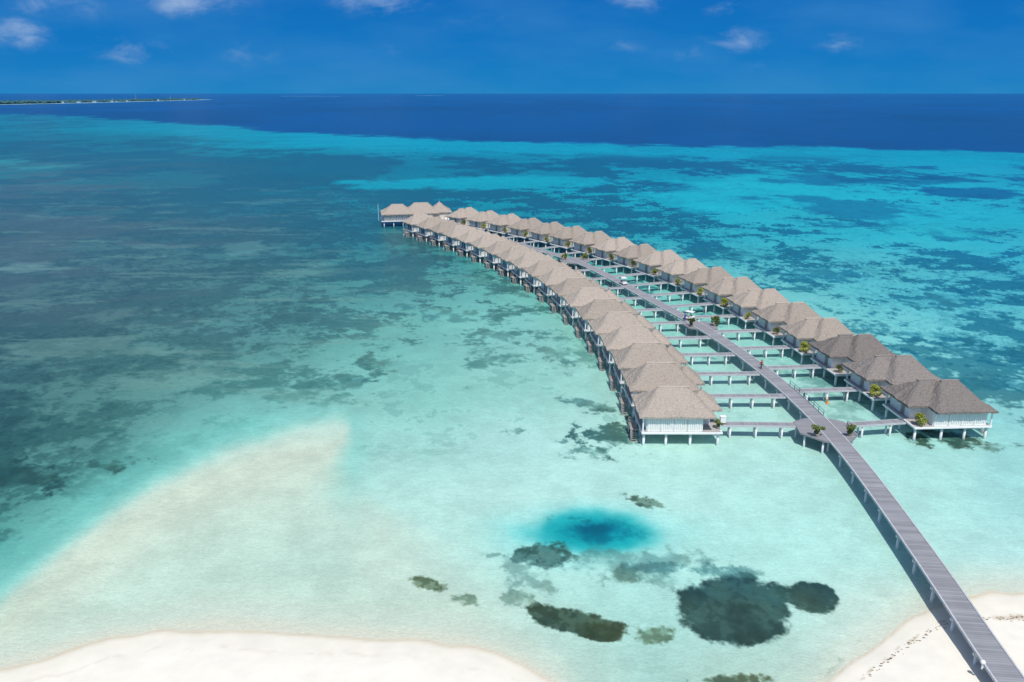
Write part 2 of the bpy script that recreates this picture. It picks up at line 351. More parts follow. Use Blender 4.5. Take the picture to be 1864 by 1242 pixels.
SLx=[-300,0,60,120,200,300,400,520,640,760,840,900,960,1010,1060,1150]; SLy=[1240,1216,1204,1186,1164,1149,1144,1152,1160,1166,1174,1190,1217,1247,1295,1400]
SRx=[1300,1400,1460,1510,1550,1600,1650,1700,1750,1800,1864,2100]; SRy=[1480,1330,1277,1240,1206,1168,1130,1100,1083,1077,1080,1092]
shoreL=np.interp(u,SLx,SLy); shoreR=np.interp(u,SRx,SRy)
sl=np.maximum(v-shoreL,v-shoreR)
over((212,221,202),sst(-85,-5,sl+em*4)*.72*sst(1130,1010,u))
over((220,219,198),sst(-30,-1,sl+em*2)*.8)
sl2=v-shoreR; over((212,222,204),sst(-80,-12,sl2+em*4)*.6*sst(1450,1580,u))
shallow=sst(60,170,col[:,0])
GAIN=.79
lc=np.clip(lin(np.clip(col,0,255))*GAIN,0,.8)
def grid_mesh(name,co,q,colr,smooth=False):
    me=bpy.data.meshes.new(name)
    me.vertices.add(len(co)); me.vertices.foreach_set('co',co.astype(np.float32).ravel())
    me.loops.add(q.size); me.loops.foreach_set('vertex_index',q.ravel().astype(np.int32))
    me.polygons.add(len(q)); me.polygons.foreach_set('loop_start',(np.arange(len(q))*4).astype(np.int32)); me.polygons.foreach_set('loop_total',np.full(len(q),4,np.int32))
    me.update(calc_edges=True)
    if smooth: me.polygons.foreach_set('use_smooth',np.ones(len(q),bool))
    at=me.color_attributes.new('tint','FLOAT_COLOR','POINT'); at.data.foreach_set('color',colr.astype(np.float32).ravel())
    return me
i=np.arange(nr-1)[:,None]*nc+np.arange(nc-1)[None,:]
q=np.stack([i,i+nc,i+nc+1,i+1],-1).reshape(-1,4)
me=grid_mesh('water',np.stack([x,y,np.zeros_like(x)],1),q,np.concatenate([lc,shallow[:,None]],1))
m,t,b=newmat('lagoon_water',(.1,.5,.5,1),.25,.25); N=t.nodes; K=t.links
b.inputs['IOR'].default_value=1.33
ca=N.new('ShaderNodeVertexColor'); ca.layer_name='tint'
geo=N.new('ShaderNodeNewGeometry')
def noi(scale,detail,rough,st=(1,1,1),dist=0):
    mp=N.new('ShaderNodeMapping'); mp.inputs['Scale'].default_value=st; mp.inputs['Rotation'].default_value=(0,0,.5); K.new(geo.outputs['Position'],mp.inputs['Vector'])
    n=N.new('ShaderNodeTexNoise'); n.inputs['Scale'].default_value=scale; n.inputs['Detail'].default_value=detail; n.inputs['Roughness'].default_value=rough; n.inputs['Distortion'].default_value=dist
    K.new(mp.outputs[0],n.inputs['Vector']); return n.outputs['Fac']
def mth(op,a,b2=0):
    k=N.new('ShaderNodeMath'); k.operation=op
    for j,z in enumerate((a,b2)):
        if isinstance(z,(int,float)): k.inputs[j].default_value=z
        else: K.new(z,k.inputs[j])
    return k.outputs[0]
r1=noi(.7,4,.65,(1,1.9,1),.6); r2=noi(2.6,3,.6,(1,1.9,1),.8)
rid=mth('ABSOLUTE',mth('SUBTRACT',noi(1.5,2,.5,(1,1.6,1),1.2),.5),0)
caustic=mth('MULTIPLY',mth('SUBTRACT',.06,mth('MINIMUM',rid,.06)),1.5)  # caustic light lines, painted brighter into the shallow water colour
caustic=mth('MULTIPLY',caustic,ca.outputs['Alpha'])
var=mth('ADD',mth('MULTIPLY',mth('SUBTRACT',r1,.5),.13),mth('MULTIPLY',mth('SUBTRACT',r2,.5),.36))  # ripple light pattern, put into the water colour as noise
val=mth('ADD',mth('ADD',.99,var),caustic)
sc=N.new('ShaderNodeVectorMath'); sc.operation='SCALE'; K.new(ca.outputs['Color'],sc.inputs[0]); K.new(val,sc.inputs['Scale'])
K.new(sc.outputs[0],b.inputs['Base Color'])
hgt=mth('ADD',r1,mth('MULTIPLY',r2,.35))
bp=N.new('ShaderNodeBump'); bp.inputs['Strength'].default_value=.35; bp.inputs['Distance'].default_value=.3; K.new(hgt,bp.inputs['Height']); K.new(bp.outputs[0],b.inputs['Normal'])
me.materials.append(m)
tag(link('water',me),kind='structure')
# ================================================================ BEACH
gx=np.arange(-110,110,.3); gy=np.arange(12,96,.3); BX,BY=np.meshgrid(gx,gy); bx=BX.ravel(); by=BY.ravel()
bu,bv=chart(bx,by)
wob=fbm(bx/9,by/9,201,4)*3+fbm(bx/2,by/2,207,3)*.6
d=np.maximum(bv-np.interp(bu,SLx,SLy),bv-np.interp(bu,SRx,SRy))+wob
hz=np.where(d>0,1.0*(1-np.exp(-d/150.))+.02*np.clip(fbm(bx/3,by/3,210,4),-2,2)*sst(10,40,d),d*.006); hz=np.clip(hz,-.6,2)
wet=(.75*sst(14,2,d)+.25*sst(55,14,d))[:,None]
bc=np.array([249,244,229.])*(1-wet)+np.array([228,222,200.])*wet
bc=bc*(1+.007*np.clip(fbm(bx/1.5,by/1.5,215,4),-2,2))[:,None]
wl=np.exp(-((d-42-4*fbm(bx/4,by/4,221,3))/3.2)**2)*sst(.45,.8,uni(fbm(bx/.9,by/.9,225,4)))
wl2=np.exp(-((d-3)/2.2)**2)*.25
wr=np.clip(wl*np.where(bu>1450,.6,.12)+wl2,0,1)
bc=bc*(1-wr[:,None])+np.array([176,154,124.])*wr[:,None]
bl=np.clip(lin(np.clip(bc,0,255))*.81,0,.82)
nyb,nxb=BX.shape
i=np.arange(nyb-1)[:,None]*nxb+np.arange(nxb-1)[None,:]; q=np.stack([i,i+1,i+nxb+1,i+nxb],-1).reshape(-1,4)
q=q[(hz[q].max(1)>-.12)]
me=grid_mesh('beach',np.stack([bx,by,hz],1),q,np.concatenate([bl,np.ones((len(bl),1))],1),True)
m,t,b=newmat('beach_sand',(.8,.78,.7,1),.95,.1); N=t.nodes; K=t.links
ca=N.new('ShaderNodeVertexColor'); ca.layer_name='tint'; geo=N.new('ShaderNodeNewGeometry')
n=N.new('ShaderNodeTexNoise'); n.inputs['Scale'].default_value=1.3; n.inputs['Detail'].default_value=8; n.inputs['Roughness'].default_value=.7; K.new(geo.outputs['Position'],n.inputs['Vector'])
mr=N.new('ShaderNodeMapRange'); mr.inputs['To Min'].default_value=.97; mr.inputs['To Max'].default_value=1.04; K.new(n.outputs['Fac'],mr.inputs['Value'])
sc=N.new('ShaderNodeVectorMath'); sc.operation='SCALE'; K.new(ca.outputs['Color'],sc.inputs[0]); K.new(mr.outputs[0],sc.inputs['Scale']); K.new(sc.outputs[0],b.inputs['Base Color'])
bp=N.new('ShaderNodeBump'); bp.inputs['Strength'].default_value=.18; bp.inputs['Distance'].default_value=.1; K.new(n.outputs['Fac'],bp.inputs['Height']); K.new(bp.outputs[0],b.inputs['Normal'])
me.materials.append(m); tag(link('beach',me),kind='structure')
wm=MB(); cand=np.where((np.abs(d-50)<11)&(bu>1500)&(bu<1990)&(by>50))[0]; pick=rng.choice(cand,min(900,len(cand)),replace=False)
for k in pick:
    if rng.random()>math.exp(-((d[k]-50)/4.0)**2)*1.0+.03: continue
    cx,cy,cz=bx[k]+rng.uniform(-.15,.15),by[k]+rng.uniform(-.15,.15),hz[k]+.015; r=rng.uniform(.03,.12); kk=6; n0=len(wm.v)
    for j in range(kk):
        a=2*PI*j/kk; rj=r*rng.uniform(.4,1.3); wm.v.append((cx+1.6*rj*math.cos(a),cy+.7*rj*math.sin(a),cz+rng.uniform(0,.03)))
    wm.f.append(tuple(range(n0,n0+kk)))
M['weed']=noisy('dry_weed',(.14,.09,.055,1),(.28,.20,.13,1),5,.95)
tag(wm.build('washed_up_seaweed',M['weed']),'brown dried seaweed flecks strewn along the tide line of the right beach','seaweed',kind='stuff')
# ================================================================ VILLAS
def roof_mesh(name,rects,z0,mat,step=.3,flipx=False):
    """rects: x0,x1,y0,y1,rise,kx ; returns closed thatch shell over the union"""
    bxs=sorted({r[0] for r in rects}|{r[1] for r in rects}); bys=sorted({r[2] for r in rects}|{r[3] for r in rects})
    def lines(b):
        o=[]
        for a,c in zip(b[:-1],b[1:]):
            n=max(1,int(round((c-a)/step))); o+=list(np.linspace(a,c,n,endpoint=False))
        return np.array(o+[b[-1]])
    xs=lines(bxs); ys=lines(bys)
    def hgt(x,y):
        best=None
        for x0,x1,y0,y1,rise,kx in rects:
            if x0-1e-6<=x<=x1+1e-6 and y0-1e-6<=y<=y1+1e-6:
                hd=(y1-y0)/2; a_=min(x-x0,x1-x)*kx; b_=min(y-y0,y1-y)
                k_=.35; dd=-k_*math.log(math.exp(-a_/k_)+math.exp(-b_/k_))
                dd=max(dd,min(a_,b_)*.55); s_=max(0,min(1,dd/hd)); s_=s_-.06*max(0,s_-.9)/.1
                # the ridge sags a little between its raised ends
                xm=(x0+x1)/2; sag=.16*max(0,1-((x-xm)/(.33*(x1-x0)))**2)*s_**3
                h=rise*(.60*s_+.40*s_*s_)-sag
                best=h if best is None else max(best,h)
        return best
    mb=MB(); idx={}
    for i_,xx in enumerate(xs):
        for j_,yy in enumerate(ys):
            h=hgt(xx,yy)
            if h is None: continue
            nn=float(vnoise(np.array([xx*1.3]),np.array([yy*1.3]),3)[0]-.5)*.24+(random.random()-.5)*.10
            idx[i_,j_]=len(mb.v); mb.v.append((xx+(random.random()-.5)*.08,yy+(random.random()-.5)*.08,z0+h+nn))
    cells=[]
    for i_ in range(len(xs)-1):
        for j_ in range(len(ys)-1):
            cx=(xs[i_]+xs[i_+1])/2; cy=(ys[j_]+ys[j_+1])/2
            if hgt(cx,cy) is not None and all(k in idx for k in ((i_,j_),(i_+1,j_),(i_+1,j_+1),(i_,j_+1))):
                cells.append((i_,j_)); mb.f.append((idx[i_,j_],idx[i_+1,j_],idx[i_+1,j_+1],idx[i_,j_+1]))
    cs=set(cells); low={}
    def lo(k):
        if k not in low:
            vx,vy,vz=mb.v[idx[k]]; low[k]=len(mb.v); mb.v.append((vx,vy,z0-.26-.12*random.random()))
        return low[k]
    for (a,c) in cells:
        for (di,dj,k1,k2) in ((0,-1,(a,c),(a+1,c)),(1,0,(a+1,c),(a+1,c+1)),(0,1,(a+1,c+1),(a,c+1)),(-1,0,(a,c+1),(a,c))):
            if (a+di,c+dj) not in cs: mb.f.append((idx[k1],lo(k1),lo(k2),idx[k2]))
    x0,x1,y0,y1,rise,kx=rects[0]; mb.box(x0+.15,x1-.15,y0+.15,y1-.15,z0-.25,z0-.16)
    return mb.mesh(name,mat,flipx,False)
def ridge_mb(r,z0):
    x0,x1,y0,y1,rise,kx=r
    hd=(y1-y0)/2; ym=(y0+y1)/2; off=hd/kx; n=6; k_=7; mb=MB()
    for q_ in range(n+1):
        px_=x0+off-.3+(x1-x0-2*off+.6)*q_/n; dy_=random.uniform(-.04,.04); dz_=random.uniform(-.03,.03); rr_=.22 if 0<q_<n else .14
        xm=(x0+x1)/2; sag=.16*max(0,1-((px_-xm)/(.33*(x1-x0)))**2)
        for i_ in range(k_):
            a_=2*PI*i_/k_; mb.v.append((px_,ym+dy_+rr_*math.cos(a_),z0+rise*.92-sag+dz_+rr_*math.sin(a_)))
    for q_ in range(n):
        for i_ in range(k_):
            j_=(i_+1)%k_; mb.f.append((q_*k_+i_,q_*k_+j_,(q_+1)*k_+j_,(q_+1)*k_+i_))
    mb.f.append(tuple(range(k_))[::-1]); mb.f.append(tuple(n*k_+i_ for i_ in range(k_)))
    return mb
def screen_mb(x0,x1,yf,z0,z1,axis='x',out=-1):
    mb=MB(); t0,t1=(yf,yf+out*.10) if out>0 else (yf+out*.10,yf)
    def bxx(a,b_,c,d_,inset=0):
        p0,p1=t0+inset,t1-inset
        if axis=='x': mb.box(a,b_,p0,p1,c,d_)
        else: mb.box(p0,p1,a,b_,c,d_)
    bxx(x0,x1,z0,z0+.12); bxx(x0,x1,z1-.12,z1); bxx(x0,x0+.1,z0+.12,z1-.12); bxx(x1-.1,x1,z0+.12,z1-.12)
    n=max(3,int((x1-x0-.2)/.24))
    for k in range(n):
        c=x0+.1+(x1-x0-.2)*(k+.5)/n; bxx(c-.1,c+.1,z0+.12,z1-.12,.02)
    return mb
def rail_mb(pts,z,h=.95):
    mb=MB()
    for a,b_ in zip(pts[:-1],pts[1:]):
        a=Vector((a[0],a[1],0)); b_=Vector((b_[0],b_[1],0)); L=(b_-a).length; n=max(1,int(L/1.1))
        for k in range(n+1):
            p_=a.lerp(b_,k/n); mb.tube((p_.x,p_.y,z),(p_.x,p_.y,z+h),.045,.045,5)
        for hh in (h,h*.5): mb.tube((a.x,a.y,z+hh),(b_.x,b_.y,z+hh),.035,.035,5)
    return mb
ZP=2.05; ZF=2.3; ZE=4.9
def make_villa(side):
    root=empty('water_villa'); fx=(side=='R')
    def B(mb,name,mat,parent=root,sm=False): return mb.build(name,mat,parent,fx,sm)
    if side=='L': rects=[(-6.2,5.0,-4.75,4.65,3.3,1.35),(1.4,6.5,-1.9,4.4,2.7,1.15)]; ya,yb=-4.4,4.1
    else: rects=[(-5.9,3.4,-5.5,5.8,3.3,1.6),(-3.0,6.5,-2.9,5.8,3.0,1.2)]; ya,yb=-4.9,4.8
    wa,wb=ya+.35,yb-.4
    B(MB().box(-5.75,6.2,ya,yb,ZP,ZF),'platform',M['white'])
    B(MB().box(-5.55,6.0,ya+.2,yb-.2,ZF,ZF+.04),'floor_boards',M['slab'])
    ypl=(ya+.6,(ya+yb)/2,yb-.6)
    bm_=MB()
    for yy in ypl: bm_.box(-5.5,6.0,yy-.12,yy+.12,ZP-.25,ZP-.003)
    B(bm_,'floor_beam',M['pile'])
    for xx in (-5.3,-2.0,1.6,5.7):
        for yy in ypl:
            B(MB().tube((xx,yy,-1.0),(xx,yy,ZP-.252),.2,.2,8),'pile',M['pile'],sm=True)
    B(MB().box(-4.9,3.2,wa,wb,ZF+.04,ZE),'wall',M['beige'])
    xe=5.2 if side=='R' else 4.9
    B(MB().box(3.2,xe,-1.4,wb,ZF+.04,ZE-.003),'entrance_wall',M['white'])
    for a,c in ((-4.85,-3.0),(-2.9,-1.05),(-.95,.9),(1.1,3.15)):
        B(screen_mb(a,c,wa,ZF+.06,ZE-.25),'louvred_screen',M['panel'])
    for a,c in ((-4.6,-2.0),(-1.4,1.6)):
        B(screen_mb(a,c,wb,ZF+.06,ZE-.2,'x',1),'louvred_screen',M['panel'])
    dr_=B(MB().box(xe,xe+.06,.1,1.1,ZF+.05,ZF+2.1),'door',M['brown']); B(MB().ell((xe+.1,.95,ZF+1.05),(.05,.05,.05),6,4),'handle',M['steel'],dr_)
    B(screen_mb(1.4,wb-.1,xe,ZF+.06,ZE-.25,'y',1),'louvred_screen',M['panel'])
    B(screen_mb(wa+.05,-1.5,3.2,ZF+.06,ZE-.25,'y',1),'louvred_screen',M['panel'])
    B(screen_mb(wa+.05,-1.6,-4.9,ZF+.06,ZE-.25,'y',-1),'louvred_screen',M['panel'])
    B(screen_mb(1.6,wb-.05,-4.9,ZF+.06,ZE-.25,'y',-1),'louvred_screen',M['panel'])
    for a,c in ((-1.5,-.05),(.05,1.5)):
        fr_=MB().box(-5.0,-4.9,a,c,ZF+.06,ZF+.16).box(-5.0,-4.9,a,c,ZE-.45,ZE-.35).box(-5.0,-4.9,a,a+.1,ZF+.16,ZE-.45).box(-5.0,-4.9,c-.1,c,ZF+.16,ZE-.45)
        w_=B(fr_,'window',M['white']); B(MB().box(-4.94,-4.905,a+.1,c-.1,ZF+.16,ZE-.45),'pane',M['glass'],w_)
    for (px_,py_) in ((-5.55,ya+.2),(-5.55,yb-.2),(5.8,yb-.2)):
        B(MB().box(px_-.09,px_+.09,py_-.09,py_+.09,ZF+.04,ZE),'roof_post',M['white'])
    rf=link('roof',roof_mesh('roof',rects,ZE+.03,M['thatch'],.3,fx),root)
    for r_ in rects: ridge_mb(r_,ZE+.03).build('ridge_cap',M['ridge'],rf,fx)
    B(MB().box(-6.95,-5.77,-1.4,1.5,1.35,1.47),'bathing_deck',M['brown'])
    for yy in (-1.2,1.3): B(MB().tube((-6.8,yy,-1),(-6.8,yy,1.34),.12,.12,7),'deck_post',M['pile'])
    B(rail_mb([(-5.9,1.4),(-6.9,1.4),(-6.9,-.5)],1.47,.85),'deck_railing',M['brown'])
    st=MB()
    for k in range(6): st.box(-6.9,-6.2,-1.65-k*.2,-1.43-k*.2,1.12-k*.22,1.17-k*.22)
    st.tube((-6.95,-1.4,1.3),(-6.95,-2.7,-.2),.05).tube((-6.15,-1.4,1.3),(-6.15,-2.7,-.2),.05).tube((-6.95,-1.4,2.1),(-6.95,-2.6,.7),.035)
    B(st,'stair',M['brown'])
    return root
def arc(pts,n):
    P=np.array([[W(a,b,7.8).x,W(a,b,7.8).y] for a,b in pts]); cf=np.polyfit(P[:,1],P[:,0],3)
    yy=np.linspace(P[0,1],P[-1,1],2000); xx=np.polyval(cf,yy); s_=np.concatenate([[0],np.cumsum(np.hypot(np.diff(xx),np.diff(yy)))])
    out=[]
    for t_ in np.linspace(0,s_[-1],n):
        y_=np.interp(t_,s_,yy); x_=np.polyval(cf,y_); dx=np.polyval(np.polyder(cf),y_); out.append((x_,y_,math.atan2(-dx,1.0)))
    return out
rowL=arc([(1228,705),(1212,665),(1188,628),(1160,598),(1135,570),(1105,545),(1000,475),(905,432),(830,405),(765,389)],19)
rowR=arc([(1706,694),(1637,648),(1562,608),(1500,579),(1435,551),(1345,508),(1297,489),(1150,443),(1005,405),(925,390),(845,379)],19)
rowR=[(a,b_,c*.6 if k<6 else c) for k,(a,b_,c) in enumerate(rowR)]
# each left villa is turned a little further seaward than the row, so its front steps out from its neighbour's
rowL=[(a,b_,c-.07*min(1,k/4)) for k,(a,b_,c) in enumerate(rowL)]
# ---- boardwalk centre line
bpt=[(1842,1242),(1676,1000),(1508,782),(1440,716),(1352,645),(1268,590),(1185,545),(1110,504),(1045,474)]
cw=[W(a,b,2.2) for a,b in bpt]; CW=[(c.x,c.y) for c in cw]
for k in range(11,19,2): 
    c=((rowL[k][0]+rowR[k][0])/2,(rowL[k][1]+rowR[k][1])/2)
    if c[1]>cw[-1].y+8: CW.append(c)
CW=np.array(CW); CW=np.concatenate([[CW[0]+(CW[0]-CW[2])*.45],CW])
ys=np.linspace(CW[0,1],CW[-1,1],260)
def cr_interp(yq):
    Yk=CW[:,1]; Xk=CW[:,0]; mk=np.gradient(Xk,Yk); i=np.clip(np.searchsorted(Yk,yq)-1,0,len(Yk)-2); h=Yk[i+1]-Yk[i]; t=(yq-Yk[i])/h
    return (2*t**3-3*t**2+1)*Xk[i]+(t**3-2*t**2+t)*h*mk[i]+(-2*t**3+3*t**2)*Xk[i+1]+(t**3-t**2)*h*mk[i+1]
xs=cr_interp(ys)
kk=np.ones(9)/9; xs2=np.convolve(np.pad(xs,4,mode='edge'),kk,'valid'); xs2[:5]=xs[:5]; xs2[-5:]=xs[-5:]; xs=xs2
CL=[Vector((a,b,0)) for a,b in zip(xs,ys)]
def cl_at(yq):
    X_=float(np.interp(yq,ys,xs)); i=min(max(int(np.searchsorted(ys,yq)),1),len(ys)-1); tv=(CL[i]-CL[i-1]).normalized(); return Vector((X_,yq,0)),tv
def sweep(name,line,o0,o1,z0,z1,mat,parent):
    v=[];f=[];uvs=[];L=0
    for i,p_ in enumerate(line):
        a=line[max(0,i-1)]; c=line[min(len(line)-1,i+1)]; tv=(c-a).normalized(); nv=Vector((tv.y,-tv.x,0))
        if i: L+=(p_-line[i-1]).length
        for o,z in ((o0,z0),(o1,z0),(o1,z1),(o0,z1)): q_=p_+nv*o; v.append((q_.x,q_.y,z))
        uvs.append(L)
    for i in range(len(line)-1):
        a=i*4; b_=a+4
        for k in range(4): k2=(k+1)%4; f.append((a+k,b_+k,b_+k2,a+k2))
    f.append((3,2,1,0)); e_=(len(line)-1)*4; f.append((e_,e_+1,e_+2,e_+3))
    me=bpy.data.meshes.new(name); me.from_pydata(v,[],f); me.materials.append(mat)
    ul=me.uv_layers.new(name='UVMap')
    for lp in me.loops: vi=lp.vertex_index; ul.data[lp.index].uv=(uvs[vi//4],[o0,o1,o1,o0][vi%4])
    b2=bmesh.new(); b2.from_mesh(me); bmesh.ops.recalc_face_normals(b2,faces=b2.faces); b2.to_mesh(me); b2.free()
    return link(name,me,parent)
bw=empty('boardwalk',(0,0,0))
tag(bw,'long grey plank boardwalk on white piles, from the beach between the villa rows','boardwalk')
sweep('deck',CL,-1.22,1.22,2.08,2.2,M['plank'],bw)
sweep('edge_board',CL,-1.38,-1.225,2.0,2.26,M['plank_edge'],bw); sweep('edge_board',CL,1.225,1.38,2.0,2.26,M['plank_edge'],bw)
sweep('beam',CL,-1.1,-.85,1.75,2.075,M['beam'],bw); sweep('beam',CL,.85,1.1,1.75,2.075,M['beam'],bw)
pm=MB().tube((0,0,-1.2),(0,0,1.74),.17,.17,8).mesh('pile',M['pile'],smooth=True)
cbm=MB().box(-1.3,1.3,-.13,.13,1.5,1.745).mesh('cross_beam',M['pile'])
S=0; nxt=1.5; npil=0
for i in range(1,len(CL)):
    S+=(CL[i]-CL[i-1]).length
    if S>=nxt and npil<84:
        nxt+=5.2; tv=(CL[i]-CL[i-1]).normalized(); nv=Vector((tv.y,-tv.x,0))
        for s_ in (-1,1):
            o=link('pile',pm,bw); o.location=CL[i]+nv*1.0*s_; npil+=1
        o=link('cross_beam',cbm,bw); o.location=CL[i]; o.rotation_euler=(0,0,math.atan2(-tv.x,tv.y))
def landing(c,poly):
    return MB().prism([(c[0]+a,c[1]+b_) for a,b_ in poly],1.95,2.204).build('landing',M['plank2'],bw)
h1=W(1507,784,2.2); landing(h1,[(-4.0,3.4),(-4.4,-.8),(-2.0,-3.6),(-1.3,-3.9),(1.5,-3.9),(2.3,-3.4),(3.9,-1.4),(3.7,3.4),(2.0,4.6),(-2.0,4.6)])
h2=W(1272,592,2.2); landing(h2,[(-2.6,-2),(0,-3.4),(3.4,-3),(4.2,0),(2,3),(-2,3.4),(-3.4,1)])
h3=W(1047,474,2.2); landing(h3,[(4.6*math.cos(a),4.6*math.sin(a)) for a in np.linspace(0,2*PI,17)[:-1]])
for hh,offs in ((h1,((-3.7,2.6),(-3.7,-1.0),(-1.8,-3.2),(2.0,-3.1),(3.4,-.8),(3.3,2.6))),(h2,((-2.6,0),(3.3,-1.5),(1.5,2.6))),(h3,((-3.5,-2),(3.4,-2),(0,-4)))):
    for a,b_ in offs:
        o=link('pile',pm,bw); o.location=(hh.x+a,hh.y+b_,.2)
def edge_line(y0,y1,off,n=20):
    out=[]
    for q_ in np.linspace(y0,y1,n):
        p_,tv=cl_at(q_); out.append((p_.x+tv.y*off,p_.y-tv.x*off))
    return out
rail_mb(edge_line(h1.y+5.6,h1.y+19,1.3,8),2.2,.9).build('railing',M['railblue'],bw)
rail_mb(edge_line(h1.y-2.5,h1.y+1.6,3.3,3),2.2,.9).build('railing',M['railblue'],bw)
# ---- place the villas
protoL=make_villa('L'); protoR=make_villa('R')
roofs_dark=None
for side,row,proto in (('left',rowL,protoL),('right',rowR,protoR)):
    objs=[proto]+[copy_tree(proto) for _ in row[1:]]
    for k,(x_,y_,rz) in enumerate(row):
        o=objs[k]
        o.location=(x_,y_,0); o.rotation_euler=(0,0,rz+(random.random()-.5)*.07)
        where='nearest the camera in the %s row'%side if k==0 else ('at the far end of the %s row'%side if k==18 else '%s from the near end of the %s row'%(ORD[k],side))
        dark=(side=='right' and k<3)
        tag(o,'%s thatched water villa, %s'%('dark grey' if dark else 'tan',where),'villa','thatched water villas in two rows')
        for ch in o.children:
            if ch.name.startswith('roof') and 'post' not in ch.name:
                if k: ch.scale=(1,1,random.uniform(.985,1.025))
                if dark:
                    if roofs_dark is None: roofs_dark=ch.data.copy(); roofs_dark.materials[0]=M['thatch_grey']
                    ch.data=roofs_dark
                    for c2 in ch.children: c2.data=c2.data.copy(); c2.data.materials[0]=M['ridge_dark']
# ---- footbridges
def footbridge(a,b_,label):
    a=Vector((a[0],a[1],0)); b_=Vector((b_[0],b_[1],0)); L=(b_-a).length; ang=math.atan2(b_.y-a.y,b_.x-a.x)
    r=empty('footbridge',tuple(a),ang)
    line=[Vector((t_,0,0)) for t_ in np.linspace(0,L,4)]
    sweep('deck',line,-.66,.66,2.02,2.14,M['plank'],r)
    sweep('edge_board',line,-.76,-.662,1.9,2.18,M['plank_edge'],r); sweep('edge_board',line,.662,.76,1.9,2.18,M['plank_edge'],r)
    n=max(2,int(L/3.2))
    for k in range(n):
        xx=L*(k+.5)/n
        for s_ in (-.55,.55):
            o=link('pile',pm2,r); o.location=(xx,s_,0)
        o=link('cross_beam',cb2,r); o.location=(xx,0,0)
    tag(r,label,'footbridge','footbridges from the boardwalk to the villas')
pm2=MB().tube((0,0,-1),(0,0,1.69),.15,.15,7).mesh('pile',M['pile'],smooth=True)
cb2=MB().box(-.1,.1,-.75,.75,1.7,1.88).mesh('cross_beam',M['pile'])
for side,row,sg in (('left',rowL,1),('right',rowR,-1)):
    for k,(x_,y_,rz) in enumerate(row):
        if y_>ys[-1]-2: continue
        ax=Vector((math.cos(rz),math.sin(rz),0))*sg
        st=Vector((x_,y_,0))+ax*6.22+Vector((0,.3,0))
        best=None
        for q_ in np.linspace(y_-25,y_+25,200):
            if q_<ys[0] or q_>ys[-1]: continue
            p_,tv=cl_at(q_); dv_=p_-st; sc_=abs(dv_.normalized().cross(ax).z)
            if best is None or sc_<best[0]: best=(sc_,p_,tv)
        p_=best[1]
        en=p_-(p_-st).normalized()*1.45
        if k==0:
            yb_=h1.y+2.4; en=Vector((h1.x+(-4.1 if side=='left' else 3.8),yb_,0)); st=Vector((st.x+(.05 if side=='left' else -.05),yb_+(0.4 if side=='left' else 1.4),0))
        wh='nearest villa of the %s row'%side if k==0 else ('last villa of the %s row'%side if k==18 else '%s villa from the near end of the %s row'%(ORD[k],side))
        footbridge(st,en,'plank footbridge to the '+wh)
# ---- shrubs
def leaf_cloud(n,r,c,seed,size=.14):
    rg=random.Random(seed); mb=MB()
    cl=[(Vector((rg.gauss(0,.45),rg.gauss(0,.45),rg.gauss(0,.4)))*r,rg.uniform(.3,.55)*r) for _ in range(9)]
    for _ in range(n):
        cc,cr_=rg.choice(cl); d_=Vector((rg.gauss(0,1),rg.gauss(0,1),rg.gauss(0,1))).normalized()*cr_*rg.uniform(.6,1.05)
        p_=Vector(c)+cc+d_; a=Vector((rg.gauss(0,1),rg.gauss(0,1),rg.gauss(0,.6))).normalized(); b2=a.orthogonal().normalized(); s_=size*rg.uniform(.6,1.4)
        n0=len(mb.v); mb.v+=[tuple(p_-a*s_),tuple(p_+b2*s_*.5),tuple(p_+a*s_),tuple(p_-b2*s_*.5)]; mb.f.append((n0,n0+1,n0+2,n0+3))
    return mb
def make_shrub(mat,seed,r=.75):
    root=empty('potted_shrub')
    MB().tube((0,0,0),(0,0,.45),.24,.34,10).build('pot',M['pot'],root)
    s_=MB().tube((0,0,.45),(.03,.02,1.0),.06,.04,6)
    for a in (0,2.1,4.2): s_.tube((.02,.01,.8),(.4*math.cos(a),.4*math.sin(a),1.4),.035,.015,5)
    s_.build('stem',M['trunk'],root)
    leaf_cloud(700,r,(0,0,1.35),seed).build('foliage',mat,root)
    return root
shr=[make_shrub(M['leafy'],3,.85),make_shrub(M['leafg'],9,.75)]
used=[False,False]
def put_shrub(kind,loc,label,sc=1.0,rz=0):
    o=shr[kind] if not used[kind] else copy_tree(shr[kind]); used[kind]=True
    o.location=loc; o.scale=(sc,sc,sc); o.rotation_euler=(0,0,rz); tag(o,label,'shrub','potted shrubs on the decks'); return o
for k,(x_,y_,rz) in enumerate(rowR):
    ca_,sa_=math.cos(rz),math.sin(rz); lx,ly=-5.1,-3.9
    wh='nearest villa of the right row' if k==0 else ('last villa of the right row' if k==18 else '%s villa from the near end of the right row'%ORD[k])
    put_shrub(0,(x_+lx*ca_-ly*sa_,y_+lx*sa_+ly*ca_,ZF+.04),'yellow green shrub on the '+wh,random.uniform(.75,1.1),random.random()*6)
x_,y_,rz=rowL[0]; ca_,sa_=math.cos(rz),math.sin(rz); lx,ly=5.85,-3.0
put_shrub(1,(x_+lx*ca_-ly*sa_,y_+lx*sa_+ly*ca_,ZF+.04),'dark green shrub at the right corner of the nearest left villa',.75)
put_shrub(1,(h1.x-2.4,h1.y-2.2,2.2),'green shrub on the left near corner of the first landing',.95,1)
put_shrub(1,(h1.x+2.5,h1.y-2.0,2.2),'green shrub on the right near corner of the first landing, beside the blue railing',.95,2)
put_shrub(1,(h2.x-1.9,h2.y-1.2,2.2),'dark green shrub on the left side of the middle landing, beside the buggy',1.0,3)
put_shrub(0,(h2.x+3.2,h2.y-.8,2.2),'bright yellow green shrub on the right side of the middle landing',1.15,4)
